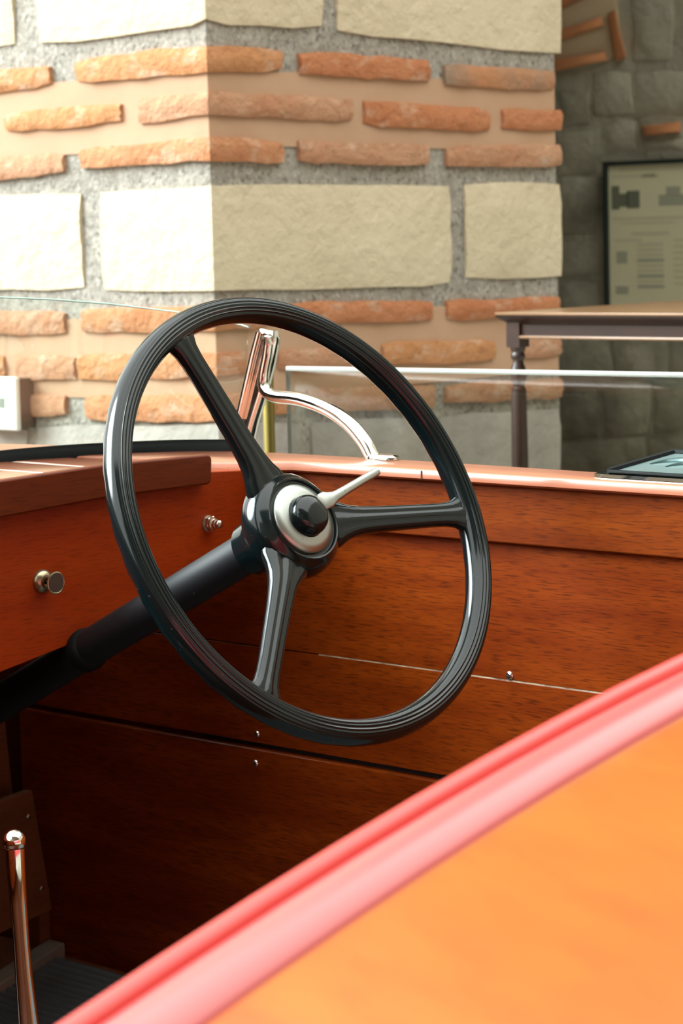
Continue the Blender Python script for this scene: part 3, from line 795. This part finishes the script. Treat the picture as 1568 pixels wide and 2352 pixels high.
for z, k in ((GZ + .0005, 1), (GZ + .0035, 1), (GZ + .0055, .8), (GZ + .006, .5)):
    ring = []
    for i in range(28):
        a = 2 * pi * i / 28; x, y = cos(a), sin(a)
        c = fa.lerp(fb, .46); c.z = z
        ring.append(c + fd * (math.copysign(abs(x) ** .7, x) * dd.length * .54 * k) + T * (y * .011 * k))
    rs.append(ring)
MB().rings(rs).build('bracket_foot', M['chrome'], br, smooth=60)

# --- cast fitting on the gunwale at the right
f0_, tin = ft(onz(1358, 1097, GZ)); f1_ = f0_ - .34
hA = hit(1394, 1084.5, E_ + T * (tin + .012), T); hB = hit(1543, 1041, E_ + T * (tin + .098), T)
fA, fB = ft(hA)[0], ft(hB)[0]; tA, tB = tin + .012, tin + .098
def fz(t): return hA.z + (hB.z - hA.z) * (t - tA) / (tB - tA)
zlo = GZ + .0006
low = [(f0_, tin + .004), (f0_ - .010, tin), (f1_, tin), (f1_, tB + .006), (fB + .004, tB + .006)]
upp = [(fA + .010, tA - .004), (fA, tA - .005), (f1_ + .004, tA - .005), (f1_ + .004, tB + .002), (fB + .002, tB + .002)]
fit = MB().rings([[bp(f, t, zlo) for f, t in low], [bp(f0_ + (f - f0_) * .995, t + .0005, zlo + .003) for f, t in low], [bp(f, t, fz(t) - .0005) for f, t in upp]]).build('deck_fitting', M['chrome'], boat, smooth=40)
inner = [(fA - .002, tA), (f1_ + .01, tA), (f1_ + .01, tB), (fB - .002, tB)]
MB().prism([bp(f, t, fz(t) - .0016) for f, t in inner], UP * .0022).build('fitting_panel', M['lens'], fit)
for k, (a, b) in enumerate(zip(inner, inner[1:] + inner[:1])):
    MB().tube([bp(a[0], a[1], fz(a[1]) + .001), bp(b[0], b[1], fz(b[1]) + .001)], .0016 if k == 0 else .0034, 8).build('fitting_rim', M['rubber'], fit)
for k in range(5):
    c0_, c1_ = fA - .050 - .022 * k, tA + .030 - .003 * (k % 2)
    pts = []
    for i in range(11):
        a = .25 + i * .24; t_ = c1_ + .024 * sin(a) - .004 * k
        pts.append(bp(c0_ + .030 * cos(a), t_, fz(t_) + .0012))
    MB().tube(pts, [.0006, .0014, .002, .0026, .003, .003, .0026, .0022, .0018, .0012, .0005], 8).build('relief_scroll', M['lensdark'], fit)

# --- seat back roll and rear deck
TS = radians(38); S = Vector((sin(TS), cos(TS), 0)); Sn = Vector((S.y, -S.x, 0))        # along the seat, and aft
P0 = P(130, 2352, .80)
edge = [(1568, 1497), (1390, 1590), (1200, 1690), (1020, 1790), (800, 1910), (600, 2040), (360, 2198), (130, 2352)]
pr = []
for x, y in edge:
    h = hit(x, y, P0, Sn); pr.append(((h - P0).dot(S), h.z))
print('seat profile', [(round(a, 3), round(b, 3)) for a, b in pr])
import numpy as np
cf = np.polyfit([a for a, _ in pr], [b for _, b in pr], 2); print('fit', cf)
def sz(a):
    ap = -cf[1] / (2 * cf[0]) if cf[0] < 0 else 9
    lim = max(-.35, min(a, .75))
    return float(np.polyval(cf, lim))
def sp(a, b, h=0):
    v = P0 + S * a + Sn * b; v.z = sz(a) + h + .002; return v
A_ = [-.30 + i * .05 for i in range(24)]
PR = .0055
MB().tube([sp(a, PR, -PR) for a in A_], PR, 14).build('seat_piping', M['redpipe'], boat, smooth=80)
rows = []
for a in A_:
    rows.append([sp(a, .004, -.36), sp(a, .002, -.10), sp(a, .002, -.012), sp(a, .0085, -.0065), sp(a, .0125, -.004), sp(a, .019, -.0010), sp(a, .026, .0008),
                 sp(a, .034, .0), sp(a, .0405, -.003), sp(a, .045, -.008), sp(a, .045, -.36)])
MB().rings(rows).build('seat_back', M['red'], boat, smooth=80)
rows = []
for a in A_:
    rows.append([sp(a, .043, -.0065), sp(a, .16, -.0075), sp(a, .30, -.012), sp(a, .55, -.03), sp(a, .55, -.045), sp(a, .30, -.03), sp(a, .043, -.022)])
MB().rings(rows).build('rear_deck', M['rear'], boat, smooth=40)

# descriptions of the parts that look unlike the rest of the boat
for nm, lab in (('gear_lever', 'polished chrome gear lever with rounded tip'), ('seat_back', 'red vinyl seat back with rolled top'), ('seat_piping', 'red piping along the seat edge'),
                ('rear_deck', 'orange varnished wooden deck behind the seat'), ('windshield_glass', 'clear curved windshield glass'), ('windshield_bracket', 'polished chrome windshield bracket with curved arm'),
                ('steering_column', 'black painted steering column'), ('pull_knob', 'aged brass pull knob'), ('pilot_lamp', 'nickel hex nut with rounded tip'),
                ('hub_plate', 'satin metal hub disc'), ('indicator_lever', 'thin satin metal lever'), ('deck_fitting', 'chrome framed fitting with cast relief on the gunwale'),
                ('kick_panel', 'brown panel screwed below the dashboard'), ('dashboard', 'orange brown varnished dashboard')):
    bpy.data.objects[nm]['label'] = lab
